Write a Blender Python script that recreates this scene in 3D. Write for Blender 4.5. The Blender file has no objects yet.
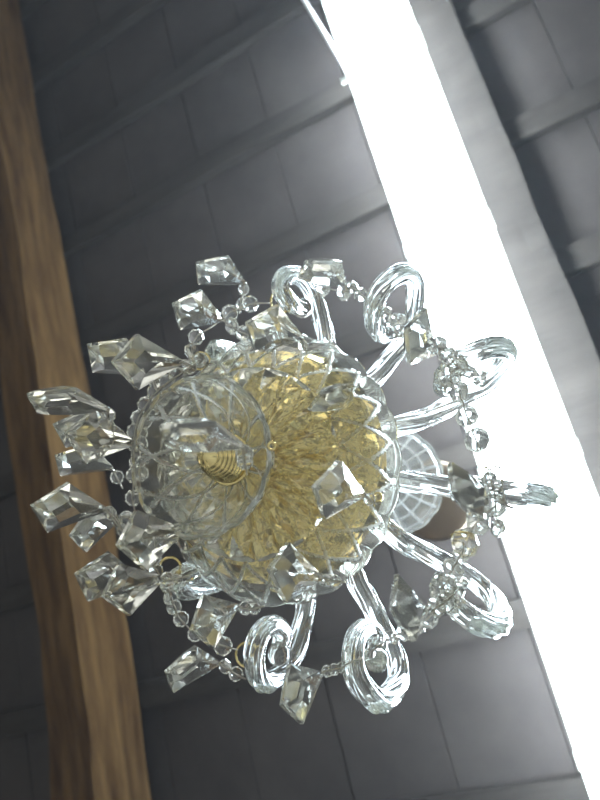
import bpy, bmesh, math, random
from mathutils import Vector, Matrix, noise
random.seed(7)
C = bpy.context.scene.collection
S = bpy.context.scene
PI = math.pi
EYE = 1.6                       # height of the phone above the floor

# ------------------------------------------------------------------ camera
FPX = 640.0
def _cal():
    z = Vector((600 - 300, -(510 - 400), -FPX)).normalized()
    x = Vector((-170 - 300, 1900, -FPX)); x = (x - z * x.dot(z)).normalized()
    y = z.cross(x)
    return Matrix((x, y, z))
RM = _cal()                     # camera axes -> world axes (X along the tube, Y along the rafters, Z up)
cam = bpy.data.cameras.new('camera')
cam.sensor_width = 36; cam.lens = FPX / 800 * 36
cam.clip_start = 0.01
cam.dof.use_dof = True; cam.dof.focus_distance = 0.52; cam.dof.aperture_fstop = 5.2
camo = bpy.data.objects.new('camera', cam); C.objects.link(camo)
camo.matrix_world = Matrix.Translation((0, 0, EYE)) @ RM.to_4x4()
S.camera = camo
def ray(px, py):
    return (RM @ Vector((px - 300, -(py - 400), -FPX))).normalized()
def at(px, py, z):              # point at height z above the eye that is seen at (px, py)
    d = ray(px, py)
    return d * (z / d.z)

# ------------------------------------------------------------------ light and exposure
S.view_settings.view_transform = 'Standard'
S.view_settings.look = 'None'
S.view_settings.gamma = 1
S.view_settings.use_curve_mapping = False
S.view_settings.exposure = 0.0
cy = S.cycles
cy.max_bounces = 32; cy.transmission_bounces = 28; cy.glossy_bounces = 14; cy.diffuse_bounces = 3
cy.sample_clamp_indirect = 6.0
TUBE_STRENGTH = 78.0
GLARE_HAZE = 0.011
w = bpy.data.worlds.new('world'); S.world = w; w.use_nodes = True
nt = w.node_tree; nt.nodes.clear()
def N(t, **k):
    n = nt.nodes.new(t)
    for a, b in k.items(): setattr(n, a, b)
    return n
out = N('ShaderNodeOutputWorld'); bg = N('ShaderNodeBackground')
geo = N('ShaderNodeTexCoord')
# invented surroundings: soft bright patches on dim grey, added for sparkle in the crystal
nz = N('ShaderNodeTexNoise'); nz.inputs['Scale'].default_value = 1.7; nz.inputs['Detail'].default_value = 1.5
nz.inputs['Roughness'].default_value = 0.6
ramp = N('ShaderNodeValToRGB')
e = ramp.color_ramp.elements
e[0].position = 0.40; e[0].color = (0.06, 0.06, 0.06, 1)
e[1].position = 0.62; e[1].color = (2.6, 2.6, 2.45, 1)
m = e.new(0.5); m.color = (0.45, 0.45, 0.43, 1)
nt.links.new(geo.outputs['Generated'], nz.inputs['Vector'])
nt.links.new(nz.outputs['Fac'], ramp.inputs[0])
nt.links.new(ramp.outputs[0], bg.inputs['Color'])
bg.inputs["Strength"].default_value = 0.85
nt.links.new(bg.outputs[0], out.inputs[0])

# ------------------------------------------------------------------ materials
def mat(name):
    m = bpy.data.materials.new(name); m.use_nodes = True
    return m, m.node_tree, m.node_tree.nodes['Principled BSDF']
def simple(name, col, rough=0.5, metal=0.0):
    m, t, b = mat(name)
    b.inputs['Base Color'].default_value = (*col, 1); b.inputs['Roughness'].default_value = rough
    b.inputs['Metallic'].default_value = metal
    return m
def glass(name, col, ior=1.52, rough=0.0, veil=0.0):
    m = bpy.data.materials.new(name); m.use_nodes = True
    t = m.node_tree; t.nodes.clear()
    o = t.nodes.new('ShaderNodeOutputMaterial'); g = t.nodes.new('ShaderNodeBsdfGlass')
    g.inputs['Color'].default_value = (*col, 1); g.inputs['IOR'].default_value = ior
    g.inputs['Roughness'].default_value = rough
    if veil:                    # milky glare mixed into the glass colour to lighten it
        d = t.nodes.new('ShaderNodeBsdfTranslucent'); d.inputs['Color'].default_value = (0.9, 0.9, 0.84, 1)
        e_ = t.nodes.new('ShaderNodeBsdfDiffuse'); e_.inputs['Color'].default_value = (0.9, 0.9, 0.84, 1)
        y = t.nodes.new('ShaderNodeMixShader'); x = t.nodes.new('ShaderNodeMixShader'); x.inputs[0].default_value = veil
        t.links.new(d.outputs[0], y.inputs[1]); t.links.new(e_.outputs[0], y.inputs[2])
        t.links.new(g.outputs[0], x.inputs[1]); t.links.new(y.outputs[0], x.inputs[2]); t.links.new(x.outputs[0], o.inputs['Surface'])
        return m
    t.links.new(g.outputs[0], o.inputs['Surface'])
    return m
def noisy(name, c1, c2, scale, stretch=(1, 1, 1), rough=0.85, bump=0.2, c3=None):
    m, t, b = mat(name)
    tc = t.nodes.new('ShaderNodeTexCoord'); mp = t.nodes.new('ShaderNodeMapping')
    mp.inputs['Scale'].default_value = stretch
    nz = t.nodes.new('ShaderNodeTexNoise'); nz.inputs['Scale'].default_value = scale
    nz.inputs['Detail'].default_value = 8; nz.inputs['Roughness'].default_value = 0.65
    rp = t.nodes.new('ShaderNodeValToRGB')
    rp.color_ramp.elements[0].position = 0.3; rp.color_ramp.elements[0].color = (*c1, 1)
    rp.color_ramp.elements[1].position = 0.7; rp.color_ramp.elements[1].color = (*c2, 1)
    if c3:
        q = rp.color_ramp.elements.new(0.5); q.color = (*c3, 1)
    bp = t.nodes.new('ShaderNodeBump'); bp.inputs['Strength'].default_value = bump; bp.inputs['Distance'].default_value = 0.01
    b.inputs['Specular IOR Level'].default_value = 0.1
    L = t.links.new
    L(tc.outputs['Object'], mp.inputs[0]); L(mp.outputs[0], nz.inputs['Vector'])
    L(nz.outputs['Fac'], rp.inputs[0]); L(rp.outputs[0], b.inputs['Base Color'])
    L(nz.outputs['Fac'], bp.inputs['Height']); L(bp.outputs[0], b.inputs['Normal'])
    b.inputs['Roughness'].default_value = rough
    return m
M_CRYSTAL = glass('crystal', (0.99, 0.992, 0.975), 1.55, 0.0, 0.035)
M_GLASS = glass('clear_glass', (0.985, 0.99, 0.97), 1.5, 0.0, 0.05)
M_ARM = glass('pressed_glass', (0.99, 0.995, 0.985), 1.48, 0.05, 0.02)
M_BOWL = glass('cut_glass', (0.985, 0.985, 0.95), 1.5, 0.0, 0.05)
M_FROST = bpy.data.materials.new('matt_cut_glass'); M_FROST.use_nodes = True
_t = M_FROST.node_tree; _t.nodes.clear()
_o = _t.nodes.new('ShaderNodeOutputMaterial'); _g = _t.nodes.new('ShaderNodeBsdfGlass'); _d = _t.nodes.new('ShaderNodeBsdfTranslucent'); _x = _t.nodes.new('ShaderNodeMixShader')
_g.inputs['Roughness'].default_value = 0.35; _d.inputs['Color'].default_value = (0.85, 0.87, 0.82, 1); _x.inputs[0].default_value = 0.4
_t.links.new(_g.outputs[0], _x.inputs[1]); _t.links.new(_d.outputs[0], _x.inputs[2]); _t.links.new(_x.outputs[0], _o.inputs['Surface'])
M_GOLD = simple('polished_brass', (0.78, 0.64, 0.30), 0.08, 1)
M_GOLDDARK = simple('aged_brass', (0.2, 0.155, 0.11), 0.3, 1)
M_WIRE = simple('steel_wire', (0.45, 0.42, 0.36), 0.3, 1)
M_HOUSING = simple('lamp_housing', (0.62, 0.64, 0.55), 0.5)
M_CABLE = simple('white_cable', (0.8, 0.8, 0.78), 0.5)
M_BEAM = noisy('old_timber', (0.032, 0.014, 0.005), (0.135, 0.078, 0.03), 11, (0.35, 3, 3), 0.9, 0.9, (0.078, 0.043, 0.016))
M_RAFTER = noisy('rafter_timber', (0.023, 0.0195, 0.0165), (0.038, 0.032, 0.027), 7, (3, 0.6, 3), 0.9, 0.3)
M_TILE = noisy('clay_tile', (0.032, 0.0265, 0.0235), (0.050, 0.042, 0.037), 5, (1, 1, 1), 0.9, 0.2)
M_FLOOR = noisy('concrete', (0.66, 0.65, 0.62), (0.78, 0.77, 0.74), 3, (1, 1, 1), 0.9, 0.1)
M_DIFF = bpy.data.materials.new('lit_diffuser'); M_DIFF.use_nodes = True
_t = M_DIFF.node_tree; _t.nodes.clear()
_o = _t.nodes.new('ShaderNodeOutputMaterial'); _e = _t.nodes.new('ShaderNodeEmission')
_e.inputs['Color'].default_value = (0.73, 0.87, 1.0, 1); _e.inputs['Strength'].default_value = TUBE_STRENGTH
_t.links.new(_e.outputs[0], _o.inputs['Surface'])

# ------------------------------------------------------------------ helpers
OFF = Vector((0, 0, EYE))
def obj(name, verts, faces, m, parent=None, smooth=False, origin=None):
    """verts are relative to the eye; linked as one mesh object with its origin at `origin`."""
    me = bpy.data.meshes.new(name)
    og = Vector(origin) if origin is not None else Vector((0, 0, 0))
    me.from_pydata([tuple(Vector(v) - og) for v in verts], [], faces)
    me.validate(); me.update()
    if smooth:
        for p in me.polygons: p.use_smooth = True
    if m: me.materials.append(m)
    o = bpy.data.objects.new(name, me); C.objects.link(o)
    place(o, og + OFF, parent)
    return o
WORLD = {}
def place(o, loc, parent):      # loc in world; children are stored relative to their parent's location
    WORLD[o.name] = Vector(loc)
    if parent is not None:
        o.parent = parent
        o.location = Vector(loc) - WORLD[parent.name]
    else:
        o.location = loc
def thing(name, loc, label, cat, group=None):
    o = bpy.data.objects.new(name, None); C.objects.link(o); o.empty_display_size = 0.05
    place(o, Vector(loc) + OFF, None)
    o['label'] = label; o['category'] = cat
    if group: o['group'] = group
    return o
def tag(o, label, cat, group=None):
    o['label'] = label; o['category'] = cat
    if group: o['group'] = group
def struct(o):
    o['kind'] = 'structure'; return o
def box(x0, x1, y0, y1, z0, z1):
    v = [(x, y, z) for x in (x0, x1) for y in (y0, y1) for z in (z0, z1)]
    f = [(0, 1, 3, 2), (4, 6, 7, 5), (0, 4, 5, 1), (2, 3, 7, 6), (0, 2, 6, 4), (1, 5, 7, 3)]
    return v, f
def join(*parts):
    V, F = [], []
    for v, f in parts:
        n = len(V); V += list(v); F += [tuple(i + n for i in q) for q in f]
    return V, F
def spline(pts, per=8):         # Catmull-Rom through pts
    P = [Vector(p) for p in pts]; P = [2 * P[0] - P[1]] + P + [2 * P[-1] - P[-2]]
    r = []
    for i in range(1, len(P) - 2):
        a, b, c, d = P[i - 1:i + 3]
        for k in range(per):
            t = k / per
            r.append(0.5 * ((2 * b) + (c - a) * t + (2 * a - 5 * b + 4 * c - d) * t * t + (3 * b - a - 3 * c + d) * t ** 3))
    r.append(P[-2]); return r
def sweep(path, rad, seg=8, lobes=0, amp=0.0, twist=0.0, closed=False, up=None):
    P = [Vector(p) for p in path]; n = len(P)
    V, F = [], []
    T = []
    for i in range(n):
        a = P[(i - 1) % n] if (closed or i > 0) else P[i]
        b = P[(i + 1) % n] if (closed or i < n - 1) else P[i]
        T.append((b - a).normalized())
    u = up.copy() if up else (Vector((0, 0, 1)) if abs(T[0].z) < 0.9 else Vector((1, 0, 0)))
    s = 0
    for i in range(n):
        if i: s += (P[i] - P[i - 1]).length
        u = (u - T[i] * u.dot(T[i])).normalized(); v = T[i].cross(u)
        R = rad(i / (n - 1)) if callable(rad) else rad
        for k in range(seg):
            a = 2 * PI * k / seg
            r = R * (1 + amp * math.cos(lobes * a)) if lobes else R
            a2 = a + twist * s
            V.append(P[i] + (u * math.cos(a2) + v * math.sin(a2)) * r)
    for i in range(n if closed else n - 1):
        j = (i + 1) % n
        for k in range(seg):
            l = (k + 1) % seg
            F.append((i * seg + k, i * seg + l, j * seg + l, j * seg + k))
    if not closed:
        F.append(tuple(range(seg))[::-1]); F.append(tuple((n - 1) * seg + k for k in range(seg)))
    return V, F
def lathe(profile, center, seg=64, fun=None):
    """closed profile of (r, z) going round; r=0 ends allowed; fun(theta, i, r, z) -> (r, z)."""
    V, F = [], []; n = len(profile); cx, cy_, cz = center
    for k in range(seg):
        th = 2 * PI * k / seg
        for i, (r, z) in enumerate(profile):
            if fun: r, z = fun(th, i, r, z)
            V.append((cx + r * math.cos(th), cy_ + r * math.sin(th), cz + z))
    for k in range(seg):
        l = (k + 1) % seg
        for i in range(n - 1):
            F.append((k * n + i, l * n + i, l * n + i + 1, k * n + i + 1))
    return V, F
def clean(o, merge=1e-6):
    bm = bmesh.new(); bm.from_mesh(o.data)
    bmesh.ops.remove_doubles(bm, verts=bm.verts, dist=merge)
    bmesh.ops.recalc_face_normals(bm, faces=bm.faces)
    bm.to_mesh(o.data); bm.free(); return o
def resample(pts, n):
    P = [Vector((a, b, 0)) for a, b in pts]; d = [0]
    for a, b in zip(P, P[1:]): d.append(d[-1] + (b - a).length)
    r = []; j = 0
    for k in range(n):
        s = d[-1] * k / (n - 1)
        while j < len(P) - 2 and d[j + 1] < s: j += 1
        t = (s - d[j]) / max(1e-9, d[j + 1] - d[j]); q = P[j].lerp(P[j + 1], min(1, max(0, t)))
        r.append((q.x, q.y))
    return r
def tri(x):                     # triangle wave 0..1, period 1, 0 at integers
    x = x - math.floor(x); return 1 - abs(2 * x - 1)

# ------------------------------------------------------------------ the setting
fl = obj('floor', *box(-4, 5, -4.2, 4.2, -EYE - 0.1, -EYE), M_FLOOR); struct(fl)
# ceiling of clay tiles laid between rafters: tile rows run along X, joints seen as thin dark grooves
ZT = 1.25
TW = 0.206
tiles = []
X0, X1 = -3.2, 4.2
xs = [1.325 - 0.292 * k for k in range(-9, 16)]
yj = -0.80
ny0, ny1 = -18, 17
g = 0.0022
rows = []
for k in range(len(xs) - 1):
    xa, xb = xs[k + 1], xs[k]
    for j in range(ny0, ny1):
        ya = yj + TW * j + g / 2; yb = yj + TW * (j + 1) - g / 2
        dz = random.uniform(0, 0.005)
        rows.append(box(xa, xb, ya, yb, ZT + dz, ZT + 0.03))
rows.append(box(xs[-1], xs[0], yj + TW * ny0, yj + TW * ny1, ZT + 0.031, ZT + 0.06))
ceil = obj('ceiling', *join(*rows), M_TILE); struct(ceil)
def rough_bar(axis, a0, a1, b0, b1, z0, z1, step=0.03, amp=0.004, seed=0, bend=None):
    """a squared timber along X or Y with uneven hewn faces."""
    n = int((a1 - a0) / step); prof = []
    m_ = 5
    for i in range(m_): prof.append((b0 + (b1 - b0) * i / m_, z0))
    for i in range(m_): prof.append((b1, z0 + (z1 - z0) * i / m_))
    for i in range(m_): prof.append((b1 + (b0 - b1) * i / m_, z1))
    for i in range(m_): prof.append((b0, z1 + (z0 - z1) * i / m_))
    V, F = [], []; k = len(prof)
    for i in range(n + 1):
        a = a0 + (a1 - a0) * i / n
        for (b, z) in prof:
            q = Vector((a * 2.2, b * 9, z * 9 + seed * 7.3))
            d = noise.noise_vector(q) * amp * 1.6 + noise.noise_vector(q * 4) * amp * 0.7
            sh = bend(a) if bend else 0
            V.append((a, b + d.x + sh, z + d.y) if axis == 'x' else (b + d.x + sh, a, z + d.y))
    for i in range(n):
        for j in range(k):
            l = (j + 1) % k
            F.append((i * k + j, i * k + l, (i + 1) * k + l, (i + 1) * k + j))
    F.append(tuple(range(k))); F.append(tuple(n * k + j for j in range(k)))
    return V, F
for i, x in enumerate(xs[2:-3]):
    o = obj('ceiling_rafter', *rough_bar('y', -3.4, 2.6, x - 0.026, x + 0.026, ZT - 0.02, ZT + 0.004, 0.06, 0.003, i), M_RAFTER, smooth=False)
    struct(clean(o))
bend = lambda x: -0.03 * math.exp(-((x - 1.9) / 0.7) ** 2) - 0.02 * math.exp(-((x + 0.4) / 0.25) ** 2)
o = obj('ceiling_beam', *rough_bar('x', -1.6, 3.2, -1.135, -1.02, 1.055, 1.215, 0.02, 0.007, 31, bend), M_BEAM); struct(clean(o))
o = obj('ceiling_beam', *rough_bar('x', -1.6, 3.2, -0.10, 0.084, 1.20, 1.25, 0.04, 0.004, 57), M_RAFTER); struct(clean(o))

# scattering volume added to stand in for lens glare around the lamp
hz = obj('glare_haze', *box(-1.7, 3.4, -1.9, 1.9, -0.6, 1.55), None); hz['kind'] = 'stuff'; hz['label'] = 'thin scattering volume added for the lens glare around the batten light'; hz['category'] = 'glare_haze'
hm = bpy.data.materials.new('lens_glare'); hm.use_nodes = True; _t = hm.node_tree; _t.nodes.clear()
_o = _t.nodes.new('ShaderNodeOutputMaterial'); _v = _t.nodes.new('ShaderNodeVolumeScatter')
_v.inputs['Color'].default_value = (0.84, 0.91, 1, 1); _v.inputs['Density'].default_value = GLARE_HAZE; _v.inputs['Anisotropy'].default_value = 0.2
_t.links.new(_v.outputs[0], _o.inputs['Volume']); hz.data.materials.append(hm)

# ------------------------------------------------------------------ fluorescent batten under the second beam
LX0, LX1 = -0.46, 1.155
LY0, LY1 = -0.146, 0.0
LZ = 1.09
lamp = thing('batten_light', ((LX0 + LX1) / 2, (LY0 + LY1) / 2, 1.15),
             'long glaring white batten light under the ceiling beam behind the chandelier', 'lamp')
ym, hw = (LY0 + LY1) / 2, (LY1 - LY0) / 2
def dprof(s, zt, zb, n=14):
    return [(ym + hw * s * math.cos(PI * k / n), zt + (zb - zt) * math.sin(PI * k / n) ** 0.8) for k in range(n + 1)]
def oval(s, n=28):
    return [(ym + hw * s * math.cos(2 * PI * k / n), LZ - 0.008 - 0.036 * math.copysign(abs(math.sin(2 * PI * k / n)) ** 0.8, math.sin(2 * PI * k / n))) for k in range(n)]
def extr(prof, x0, x1, taper=0.0):
    V = []; F = []; k = len(prof)
    secs = [(x0, 1 - taper), (x0 + 0.02, 1), (x1 - 0.02, 1), (x1, 1 - taper)]
    for x, s in secs:
        for y, z in prof: V.append((x, ym + (y - ym) * s, LZ + (z - LZ) * s))
    for i in range(3):
        for j in range(k):
            l = (j + 1) % k; F.append((i * k + j, i * k + l, (i + 1) * k + l, (i + 1) * k + j))
    F.append(tuple(range(k))); F.append(tuple(3 * k + j for j in range(k)))
    return V, F
clean(obj('diffuser', *extr(oval(0.97), LX0, LX1 - 0.015, 0.25), M_DIFF, lamp))
clean(obj('housing', *box(LX0 - 0.01, LX1 - 0.02, ym - 0.032, ym + 0.032, LZ + 0.029, LZ + 0.061), M_HOUSING, lamp))
for sg, ye in ((-1, LY0), (1, LY1)):
    a, b = sorted((ye - sg * 0.003, ye + sg * 0.004))
    clean(obj('side_rail', *box(LX0 - 0.01, LX1, a, b, LZ - 0.012, LZ - 0.004), M_HOUSING, lamp))
clean(obj('end_cap', *extr(dprof(1.0, LZ + 0.002, LZ - 0.047), LX1 - 0.014, LX1 + 0.026, 0.3), M_HOUSING, lamp))
clean(obj('end_cap', *extr(dprof(1.0, LZ + 0.002, LZ - 0.047), LX0 - 0.041, LX0 - 0.001, 0.3), M_HOUSING, lamp))
for x in (-0.33, 0.1, 0.52, 0.93):
    for s in (-1, 1):
        y = LY0 if s < 0 else LY1
        a, b = sorted((y - s * 0.004, y + s * 0.006))
        pr = [box(x - 0.012, x + 0.012, a, b, LZ - 0.016, LZ + 0.02)]
        if s < 0 and x > 0.9: pr.append(box(x - 0.006, x + 0.004, y - 0.02, y - 0.004, LZ - 0.004, LZ + 0.004))
        clean(obj('clip', *join(*pr), M_HOUSING, lamp))
P = [at(349, 77, 1.11), at(340, 60, 1.11), at(322, 30, 1.105), at(303, -2, 1.115), at(285, -35, 1.135), at(262, -80, 1.19)]
o = clean(obj('power_cable', *sweep(spline(P, 5), 0.0045, 8), M_CABLE, smooth=True, origin=P[-1]))
tag(o, 'thin white power cable running to the lit end of the batten light', 'cable')

# ------------------------------------------------------------------ the chandelier
AX = Vector((0.1097, -0.2447))
def ap(z): return Vector((AX.x, AX.y, z))
def polar(phi, r, z):
    p = math.radians(phi); return Vector((AX.x + r * math.cos(p), AX.y + r * math.sin(p), z))
ch = thing('chandelier', ap(1.2), 'clear crystal chandelier with scrolled glass arms, cut glass bowl and hanging kite shaped drops', 'chandelier')
ZR, ZB = 0.506, 0.451

# big bowl: cut outer surface, smooth inner surface, scalloped rim
def bowl_part(name, outer, inner, cutfun, seg, n, m, lobes, lobe_amp, smooth=False, lines=None):
    prof = resample(outer, n) + resample(inner, max(20, n // 2))[1:]
    nn = n
    def fun(th, i, r, z):
        if i < nn:
            t = i / (nn - 1)
            d = cutfun(th, t, r)
            # move along the outer normal
            a = prof[max(0, i - 1)]; b = prof[min(nn - 1, i + 1)]
            tx, tz = b[0] - a[0], b[1] - a[1]; l = math.hypot(tx, tz) or 1
            r2, z2 = r - d * (-tz / l) * -1 * -1, z + d * (tx / l)
            r2 = r + d * (-tz / l)
        else:
            r2, z2 = r, z
        k = max(0.0, min(1.0, (r / prof[nn - 1][0] - 0.8) / 0.2))
        return r2 * (1 + lobe_amp * k * (abs(math.cos(lobes * th / 2)) - 0.6)), z2
    o = obj(name, *lathe(prof, ap(0), seg, fun), m, ch, smooth)
    if lines:                   # the matt floor of the cut lines
        o.data.materials.append(M_FROST)
        for p in o.data.polygons:
            i, k = min(p.vertices) % len(prof), p.index // (len(prof) - 1)
            if i < nn - 1 and lines(2 * PI * (k + 0.5) / seg, (i + 0.5) / (nn - 1)): p.material_index = 1
    return clean(o, 2e-6)
def big_cut(th, t, r):
    u = th / (2 * PI)
    if t < 0.26:                # long pointed rays of the base star
        k = tri(u * 20 + 0.0); w_ = t / 0.26
        return 0.0042 * (1 - k) * min(1, w_ * 1.6)
    if t < 0.60:                # pyramids in a slanting net
        s = (t - 0.26) / 0.34
        a = tri(u * 20 + s * 1.0); b = tri(u * 20 - s * 1.0)
        return 0.0066 * (1 - min(a, b))
    if t < 0.94:                # net of broad cut lines on the upper wall
        a, b = net(u, t)
        return 0.0016 * max(0, 1 - a / 0.16, 1 - b / 0.16)
    return 0
def net(u, t):
    s = (t - 0.60) / 0.34
    return tri(u * 22 + s * 1.0), tri(u * 22 - s * 1.0)
def big_lines(th, t):
    if t < 0.61 or t > 0.94: return False
    return min(net(th / (2 * PI), t)) < 0.11
out_p = [(0.0, ZB), (0.02, ZB + 0.0005), (0.045, ZB + 0.004), (0.07, ZB + 0.0125), (0.09, ZB + 0.024), (0.105, ZB + 0.037), (0.115, ZB + 0.049), (0.1185, ZB + 0.054), (0.1205, ZB + 0.0565), (0.1208, ZB + 0.0585)]
in_p = [(0.1208, ZB + 0.0585), (0.1185, ZB + 0.0605), (0.115, ZB + 0.0585), (0.107, ZB + 0.0495), (0.097, ZB + 0.0395), (0.083, ZB + 0.0295), (0.064, ZB + 0.0205), (0.04, ZB + 0.0135), (0.015, ZB + 0.0105), (0, ZB + 0.0105)]
bowl_part('glass_bowl', out_p, in_p, big_cut, 480, 96, M_BOWL, 24, 0.022, False, big_lines)

# bell dish under the bowl: opens downwards, net of cut grooves
ZN = 0.394
def bell_cut(th, t, r):
    u = th / (2 * PI)
    if t > 0.94 or t < 0.1: return 0
    s = t * 0.9
    a = tri(u * 10 + s * 1.4); b = tri(u * 10 - s * 1.4)
    gq = max(0, 1 - a / 0.14, 1 - b / 0.14)
    return -0.0012 * gq
b_out = [(0.0, ZB - 0.006), (0.012, ZB - 0.006), (0.026, ZB - 0.010), (0.04, ZB - 0.019), (0.05, ZB - 0.032), (0.056, ZB - 0.045), (0.0595, ZN + 0.004), (0.0608, ZN + 0.001)]
b_in = [(0.0608, ZN + 0.001), (0.0600, ZN - 0.0012), (0.0578, ZN - 0.001), (0.0565, ZN + 0.003), (0.0535, ZB - 0.045), (0.0478, ZB - 0.033), (0.0385, ZB - 0.021), (0.0253, ZB - 0.0125), (0.012, ZB - 0.009), (0, ZB - 0.009)]
def bell_lines(th, t):
    if t > 0.93 or t < 0.12: return False
    u = th / (2 * PI); s = t * 0.9
    return min(tri(u * 10 + s * 1.4), tri(u * 10 - s * 1.4)) < 0.10
def flip(f): return lambda th, t, r: -f(th, t, r)
bowl_part('bell_dish', b_out, b_in, flip(bell_cut), 288, 60, M_GLASS, 16, 0.03, False, bell_lines)

# upper dish on the stem
ZU = 0.87
u_out = [(0.0, ZU - 0.03), (0.02, ZU - 0.029), (0.045, ZU - 0.02), (0.062, ZU - 0.008), (0.073, ZU + 0.004), (0.076, ZU + 0.008)]
u_in = [(0.076, ZU + 0.008), (0.074, ZU + 0.01), (0.071, ZU + 0.009), (0.06, ZU - 0.003), (0.043, ZU - 0.015), (0.02, ZU - 0.024), (0, ZU - 0.025)]
def up_cut(th, t, r):
    u = th / (2 * PI)
    if t > 0.95 or t < 0.1: return 0
    gq = max(0, 1 - tri(u * 16) / 0.16, 1 - tri(t * 4.5) / 0.2)
    return 0.0018 * gq
bowl_part('upper_glass_dish', u_out, u_in, up_cut, 256, 60, M_GLASS, 16, 0.02, False, lambda th, t: 0.1 < t < 0.95 and (tri(th / (2 * PI) * 16) < 0.13 or tri(t * 4.5) < 0.15))

# brass: nut under the bell, pan in the bowl, hub, canopy
def brass(name, prof, m=M_GOLD, c=None, seg=64, fun=None):
    return clean(obj(name, *lathe(prof, c or ap(0), seg, fun), m, ch, True))
rib = []
zz = ZB - 0.012
for k in range(9):
    q = 0.0186 * math.cos(k / 9 * 1.15)
    rib += [(q - 0.0016, zz), (q, zz - 0.0013), (q - 0.0018, zz - 0.0026)]
    zz -= 0.0036
brass('finial', [(0, ZB - 0.0095), (0.0205, ZB - 0.0125), (0.021, ZB - 0.0128), (0.0195, ZB - 0.0138)] + rib + [(0.003, zz - 0.002), (0, zz - 0.003)])
def flute(th, i, r, z):
    k = min(1, r / 0.03) * (1 - max(0, (r - 0.085) / 0.021))
    u = th / (2 * PI)
    return r, z + k * (0.0075 * (tri(u * 16 + r * 9) - 0.5) + 0.0045 * (tri(r * 52 + tri(u * 8) * 0.7) - 0.5))
clean(obj('brass_pan', *lathe(resample([(0, ZB + 0.0145), (0.03, ZB + 0.021), (0.06, ZB + 0.032), (0.086, ZB + 0.044), (0.100, ZB + 0.055), (0.105, ZB + 0.064)], 40)
      + resample([(0.1045, ZB + 0.066), (0.095, ZB + 0.058), (0.08, ZB + 0.048), (0.06, ZB + 0.037), (0.03, ZB + 0.027), (0, ZB + 0.0225)], 20), ap(0), 256, flute), M_GOLD, ch, False))
brass('arm_hub', [(0, ZB + 0.0235), (0.02, ZB + 0.0255), (0.022, 0.52), (0.05, 0.535), (0.058, 0.55), (0.058, 0.575), (0.05, 0.59), (0.024, 0.60), (0.02, 0.62), (0, 0.622)])
stem = [(0, 0.6215), (0.012, 0.6215), (0.02, 0.64), (0.03, 0.67), (0.033, 0.70), (0.024, 0.74), (0.014, 0.76), (0.02, 0.78), (0.026, 0.80), (0.016, 0.825), (0.013, 0.838), (0, 0.838)]
clean(obj('glass_stem', *lathe(stem, ap(0), 48, lambda th, i, r, z: (r * (1 + 0.05 * math.cos(12 * th)), z)), M_GLASS, ch, True))
brass('stem_rod', [(0, 0.8455), (0.006, 0.8455), (0.006, 1.07), (0, 1.07)], M_GOLDDARK, seg=16)
cc = at(433, 500, 1.06); cc = Vector((cc.x, cc.y, 0))
brass('ceiling_canopy', [(0, 1.052), (0.02, 1.053), (0.045, 1.058), (0.062, 1.066), (0.0665, 1.07), (0.0665, 1.074), (0.06, 1.08), (0.04, 1.1), (0.015, 1.12), (0.005, 1.13), (0.005, ZT + 0.004), (0, ZT + 0.004)], M_GOLDDARK, cc)

# scrolled arms: each a ribbed, slightly twisted solid rod ending in a rounded knob
root = [(0.052, 0.566), (0.085, 0.590)]
CAN = [(0.12, 0.61), (0.15, 0.627), (0.18, 0.628), (0.205, 0.604), (0.217, 0.56), (0.206, 0.527), (0.182, 0.514), (0.162, 0.53), (0.156, 0.56), (0.168, 0.585)]
ARMS = {
 17: [(0.125, 0.637), (0.148, 0.634), (0.170, 0.617), (0.190, 0.590), (0.1935, 0.558), (0.183, 0.53), (0.168, 0.522), (0.160, 0.546), (0.163, 0.566)],
 51: [(0.116, 0.614), (0.138, 0.620), (0.160, 0.625), (0.183, 0.620), (0.199, 0.594), (0.2105, 0.566), (0.208, 0.535), (0.192, 0.515), (0.174, 0.514), (0.160, 0.532), (0.153, 0.563), (0.161, 0.584)],
 81: [(0.119, 0.628), (0.143, 0.633), (0.171, 0.628), (0.194, 0.624), (0.214, 0.585), (0.223, 0.549), (0.214, 0.519), (0.192, 0.508), (0.172, 0.525), (0.165, 0.55)],
 113: [(0.12, 0.605), (0.155, 0.632), (0.185, 0.638), (0.214, 0.615), (0.228, 0.568), (0.218, 0.53), (0.19, 0.513), (0.17, 0.526), (0.163, 0.555)],
 141: [(0.12, 0.592), (0.134, 0.606), (0.155, 0.632), (0.180, 0.645), (0.204, 0.636), (0.220, 0.603), (0.226, 0.553), (0.216, 0.520), (0.201, 0.514), (0.189, 0.522), (0.176, 0.547)],
 169: [(0.12, 0.586), (0.1375, 0.592), (0.17, 0.594), (0.1955, 0.593), (0.2105, 0.572), (0.2125, 0.52), (0.194, 0.498), (0.178, 0.501), (0.1625, 0.527), (0.1595, 0.559), (0.170, 0.572), (0.182, 0.555)],
 201: [(0.11, 0.605), (0.13, 0.615), (0.16, 0.608), (0.182, 0.594), (0.192, 0.562), (0.191, 0.534), (0.171, 0.514), (0.15, 0.517), (0.143, 0.54), (0.154, 0.566), (0.167, 0.563)],
}
def left_arm(s, dz): return [(0.08 + (r - 0.08) * s, z + dz) for r, z in CAN]
ARMS[236] = left_arm(0.52, -0.02)
ARMS[268] = left_arm(0.30, 0.02)
ARMS[318] = left_arm(0.30, 0.02)
ARMS[346] = left_arm(0.45, 0.0)
TIP = {}
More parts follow.
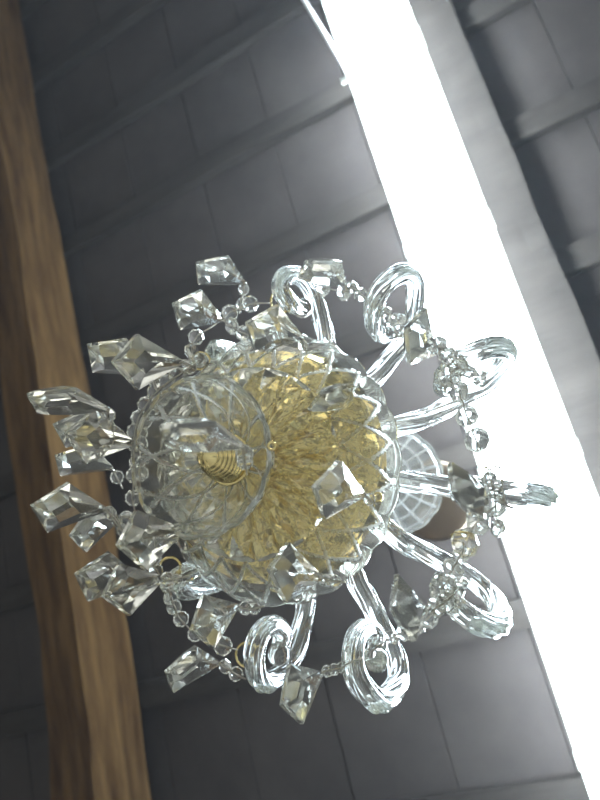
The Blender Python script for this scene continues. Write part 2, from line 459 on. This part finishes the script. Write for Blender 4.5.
for phi, prof in ARMS.items():
    pts = spline([polar(phi, r, z) for r, z in root[:1 if prof[0][0] < 0.115 else 2] + prof], 10)
    TIP[phi] = pts[-1]
    side = Vector((-math.sin(math.radians(phi)), math.cos(math.radians(phi)), 0))
    n = len(pts)
    rad = lambda t: 0.0098 - 0.0012 * t
    v, f = sweep(pts, rad, 48, 8, 0.07, 14, up=side)
    v, f = join((v, f), (lambda q: (q[0], [t_[::-1] for t_ in q[1]]))(sweep(pts[3:-3], lambda t: 0.004, 16, up=side)))
    # rounded knob on the curled end
    kn = []; kf = []
    c = pts[-1] + (pts[-1] - pts[-2]).normalized() * 0.006
    for i in range(9):
        for k in range(16):
            a = PI * i / 8; b = 2 * PI * k / 16
            kn.append(c + Vector((math.sin(a) * math.cos(b), math.sin(a) * math.sin(b), math.cos(a))) * 0.0105)
    for i in range(8):
        for k in range(16):
            kf.append((i * 16 + k, (i + 1) * 16 + k, (i + 1) * 16 + (k + 1) % 16, i * 16 + (k + 1) % 16))
    arm = clean(obj('glass_arm', v, f, M_ARM, ch, True))
    clean(obj('knob', kn, kf, M_CRYSTAL, arm, True))

# crystals -----------------------------------------------------------------
def hull_mesh(name, pts):
    bm = bmesh.new()
    for p in pts: bm.verts.new(p)
    r = bmesh.ops.convex_hull(bm, input=bm.verts)
    bmesh.ops.delete(bm, geom=[g_ for g_ in bm.verts if not g_.link_faces], context='VERTS')
    bmesh.ops.dissolve_limit(bm, angle_limit=0.01, verts=bm.verts, edges=bm.edges)
    bmesh.ops.recalc_face_normals(bm, faces=bm.faces)
    me = bpy.data.meshes.new(name); bm.to_mesh(me); bm.free(); me.materials.append(M_CRYSTAL)
    return me
PL = 0.076
def kite_pts():
    p = []
    W = 0.0205
    for s in (-1, 1):
        p += [(-0.0018, s * 0.0014, 0), (0.0018, s * 0.0014, 0), (W, s * 0.0016, -0.051), (-W, s * 0.0016, -0.051), (0.0, s * 0.0014, -PL)]
        p += [(0.0, s * 0.0092, -0.036), (0.0088, s * 0.0078, -0.051), (-0.0088, s * 0.0078, -0.051), (0, s * 0.0072, -0.062)]
    return p
KITE = hull_mesh('kite_drop', kite_pts())
def bead_pts(R):
    p = []
    for k in range(8):
        a = 2 * PI * (k + 0.5) / 8
        p.append((R * math.cos(a), R * math.sin(a), 0.0011)); p.append((R * math.cos(a), R * math.sin(a), -0.0011))
        b = 2 * PI * k / 8
        p.append((0.5 * R * math.cos(b), 0.5 * R * math.sin(b), 0.6 * R)); p.append((0.5 * R * math.cos(b), 0.5 * R * math.sin(b), -0.6 * R))
    return p
BEAD = hull_mesh('octagon_bead', bead_pts(0.0082))
def inst(name, me, Mx, parent):
    o = bpy.data.objects.new(name, me); C.objects.link(o)
    loc = Mx.to_translation() + OFF
    WORLD[o.name] = loc; o.parent = parent
    o.matrix_local = Matrix.Translation(loc - WORLD[parent.name]) @ Mx.to_3x3().to_4x4()
    return o
def bead_at(p, tdir, parent, size=1.0):
    v = (-p).normalized()
    v = (v + Vector((random.uniform(-1, 1), random.uniform(-1, 1), random.uniform(-1, 1))) * 0.55)
    t = tdir.normalized(); zx = (v - t * v.dot(t)).normalized(); yx = zx.cross(t)
    R = Matrix((t, yx, zx)).transposed().to_4x4()
    return inst('bead', BEAD, Matrix.Translation(p) @ R @ Matrix.Scale(size, 4), parent)
# (narrow end px), (tip px), height, roll of the wide face, [beads above: px, py, size], hang point px
PR = [
 ((245, 283), (196, 263), .53, 35, [(250, 287, .8), (262, 293, .85)], (270, 298)),
 ((222, 320), (173, 304), .512, 15, [], (228, 316)),
 ((345, 285), (305, 262), .502, 48, [], (352, 286)),
 ((302, 338), (246, 323), .48, 15, [(307, 343, .7)], (312, 346)),
 ((350, 404), (320, 394), .50, 45, [(356, 406, .6), (367, 411, .6)], (378, 409)),
 ((437, 352), (406, 327), .48, -25, [], (440, 347)),
 ((488, 490), (453, 492), .46, -25, [], (493, 490)),
 ((364, 494), (313, 487), .46, 8, [(371, 496, .6)], (380, 498)),
 ((320, 577), (268, 569), .47, -8, [(328, 577, .65), (336, 577, .6)], (346, 575)),
 ((426, 610), (393, 606), .46, -20, [], (432, 604)),
 ((321, 674), (281, 705), .49, 25, [(327, 671, .6), (334, 669, .6), (342, 667, .6)], (362, 655)),
 ((237, 606), (191, 630), .49, 15, [(245, 608, .75), (254, 608, .7)], (264, 605)),
 ((219, 663), (165, 672), .507, 40, [(226, 661, .8), (238, 658, .8)], (248, 654)),
 ((182, 531), (117, 545), .41, 0, [(190, 528, .8), (198, 535, .85), (211, 533, .8)], (224, 530)),
 ((162, 578), (102, 596), .467, 0, [(168, 580, .9), (177, 579, .6)], (190, 577)),
 ((140, 580), (75, 574), .46, 20, [(148, 579, .7)], (156, 574)),
 ((120, 517), (70, 536), .49, 30, [(126, 514, .8)], (134, 510)),
 ((105, 509), (31, 506), .42, 25, [(112, 508, .8), (121, 509, .8), (131, 511, .7)], (140, 507)),
 ((112, 468), (55, 456), .49, 40, [(122, 467, .85)], (134, 466)),
 ((133, 443), (65, 433), .42, 0, [(138, 445, .5)], (142, 446)),
 ((108, 410), (27, 395), .39, 60, [(113, 412, .75), (123, 414, .8)], (136, 418)),
 ((181, 362), (112, 362), .42, 0, [(186, 363, .5)], (194, 364)),
 ((150, 374), (87, 345), .45, 30, [(160, 373, .8)], (168, 374)),
 ((243, 447), (160, 427), .375, 62, [(250, 447, .8), (258, 448, .7)], (271, 446)),
 ((122, 432), (53, 425), .45, 35, [], (134, 440)),
]
def solve(n, t, z0):
    rn, rt = ray(*n), ray(*t); best = None
    for k in range(300, 800, 2):
        Pn = rn * (k / 1000); b = Pn.dot(rt); disc = b * b - (Pn.dot(Pn) - PL * PL)
        if disc < 0: continue
        for s in (-1, 1):
            T = rt * (b + s * math.sqrt(disc))
            til = math.degrees(math.acos(max(-1, min(1, (Pn - T).z / PL))))
            c = (til / 10) ** 2 + ((Pn.z - z0) / 0.025) ** 2
            if best is None or c < best[0]: best = (c, Pn, T)
    return best[1:]
for n, t, z0, roll, beads, hang in PR:
    Pn, T = solve(n, t, z0)
    ax_ = (Pn - T).normalized(); v = -Pn
    yv = (v - ax_ * v.dot(ax_)).normalized(); xv = yv.cross(ax_)
    R = Matrix((xv, yv, ax_)).transposed().to_4x4() @ Matrix.Rotation(math.radians(roll), 4, 'Z')
    drop = inst('crystal_drop', KITE, Matrix.Translation(Pn) @ R, ch)
    hp = at(*hang, Pn.z + 0.006)
    chain = [Pn] + [at(b[0], b[1], Pn.z + 0.006 * (i + 1) / (len(beads) + 1)) for i, b in enumerate(beads)] + [hp]
    clean(obj('wire_pin', *sweep(spline([Pn - ax_ * 0.004] + chain, 3), 0.0007, 6), M_WIRE, drop, True))
    for i, b in enumerate(beads):
        bead_at(chain[i + 1], chain[i + 2] - chain[i], drop, b[2])

# swags of octagon beads between the arms
STR = [
 [(270, 303, .53, 0), (250, 304, .525, 1), (230, 313, .52, 1), (213, 326, .51, 0), (196, 337, .50, .95), (192, 352, .495, 1), (195, 362, .49, 0)],
 [(222, 320, .512, 0), (232, 326, .505, 1), (243, 333, .505, .9), (258, 338, .505, 0)],
 [(200, 360, .49, .9), (190, 367, .485, .9), (177, 376, .475, 1), (167, 383, .47, 1), (156, 392, .465, 1), (146, 405, .46, .95), (139, 418, .455, .9), (135, 431, .455, .9), (134, 443, .455, .9)],
 [(133, 450, .46, 0), (136, 462, .46, .8), (134, 475, .46, .9), (133, 498, .46, .9), (137, 520, .465, .8), (146, 542, .47, .8), (152, 558, .47, 1), (156, 572, .475, .95), (167, 585, .48, .8), (170, 597, .485, .85), (174, 607, .49, .85), (181, 619, .49, .85), (195, 634, .495, .8), (208, 641, .50, 0), (223, 646, .505, 1), (238, 650, .51, 0)],
 [(310, 300, .55, 0), (324, 289, .54, .9), (344, 292, .53, 1), (352, 287, .525, .8), (361, 295, .525, .8), (372, 302, .53, .5), (386, 312, .54, .6), (397, 320, .54, 1), (400, 331, .53, .9)],
 [(402, 330, .53, 0), (416, 338, .50, 0), (438, 345, .49, .9), (448, 356, .49, .9), (458, 367, .495, 1), (469, 372, .505, .9), (480, 378, .52, .8), (487, 370, .54, 0)],
 [(458, 367, .495, 0), (450, 378, .49, 1.1), (459, 392, .485, 1), (467, 416, .48, 1.05), (477, 440, .475, 1.15), (484, 460, .47, 0), (490, 478, .47, .6), (495, 492, .475, .8), (495, 506, .475, 1)],
 [(495, 506, .475, 0), (478, 521, .46, 1.15), (470, 532, .455, 0), (465, 543, .45, 1.2)],
 [(495, 506, .475, 0), (498, 528, .46, .8)],
 [(465, 543, .45, 0), (460, 556, .455, .7), (453, 569, .465, 1), (447, 583, .475, 1), (440, 590, .48, 1.1), (455, 592, .48, .8), (446, 602, .475, .9), (437, 606, .47, .9), (428, 618, .465, .9), (416, 626, .465, .8), (404, 632, .475, .8), (392, 637, .49, .7), (380, 645, .51, 0), (368, 654, .53, .8)],
 [(452, 590, .48, 0), (462, 584, .50, .6), (456, 600, .485, .6)],
]
for pts in STR:
    P = [at(a, b, z) for a, b, z, s in pts]
    st = clean(obj('bead_strand', *sweep(spline(P, 3), 0.0006, 6), M_WIRE, ch, True, origin=P[0]))
    for i, (a, b, z, s) in enumerate(pts):
        if s:
            d = P[min(i + 1, len(P) - 1)] - P[max(i - 1, 0)]
            bead_at(P[i], d, st, s * 1.05)

# brass rings on the curled arm ends
def ring(c, r, nrm, wire=0.0011, m=M_GOLD, name='brass_ring', sq=1.0):
    nrm = nrm.normalized(); a = nrm.orthogonal().normalized(); b = nrm.cross(a)
    pts = [c + a * r * math.cos(2 * PI * k / 24) + b * r * sq * math.sin(2 * PI * k / 24) for k in range(24)]
    return clean(obj(name, *sweep(pts, wire, 8, closed=True, up=nrm), m, ch, True))
ring(at(280, 302, .545), 0.011, Vector((0.4, 0.3, 1)))
ring(at(248, 655, .53), 0.011, Vector((0.2, -0.3, 1)))
ring(at(170, 568, .49), 0.0095, -at(170, 568, .49) + Vector((0.1, 0.1, 0)), 0.0012)
ring(at(201, 361, .50), 0.0085, -at(201, 361, .50) + Vector((0.2, 0, 0)))
ring(at(462, 537, .455), 0.007, Vector((1, 0.3, 0.4)))
ring(at(378, 497, .465), 0.003, -at(378, 497, .465), 0.0009)
ring(at(272, 446, .382), 0.0025, -at(272, 446, .382), 0.0009)
for a, b, z, r, nx in ((493, 468, .475, .006, (1, .2, .2)), (502, 494, .48, .007, (-.3, 1, .4)), (497, 483, .478, .006, (.2, .6, 1)), (505, 505, .48, .006, (1, .7, .2))):
    ring(at(a, b, z), r, Vector(nx), 0.0008, M_WIRE, 'wire_hook', 0.7)
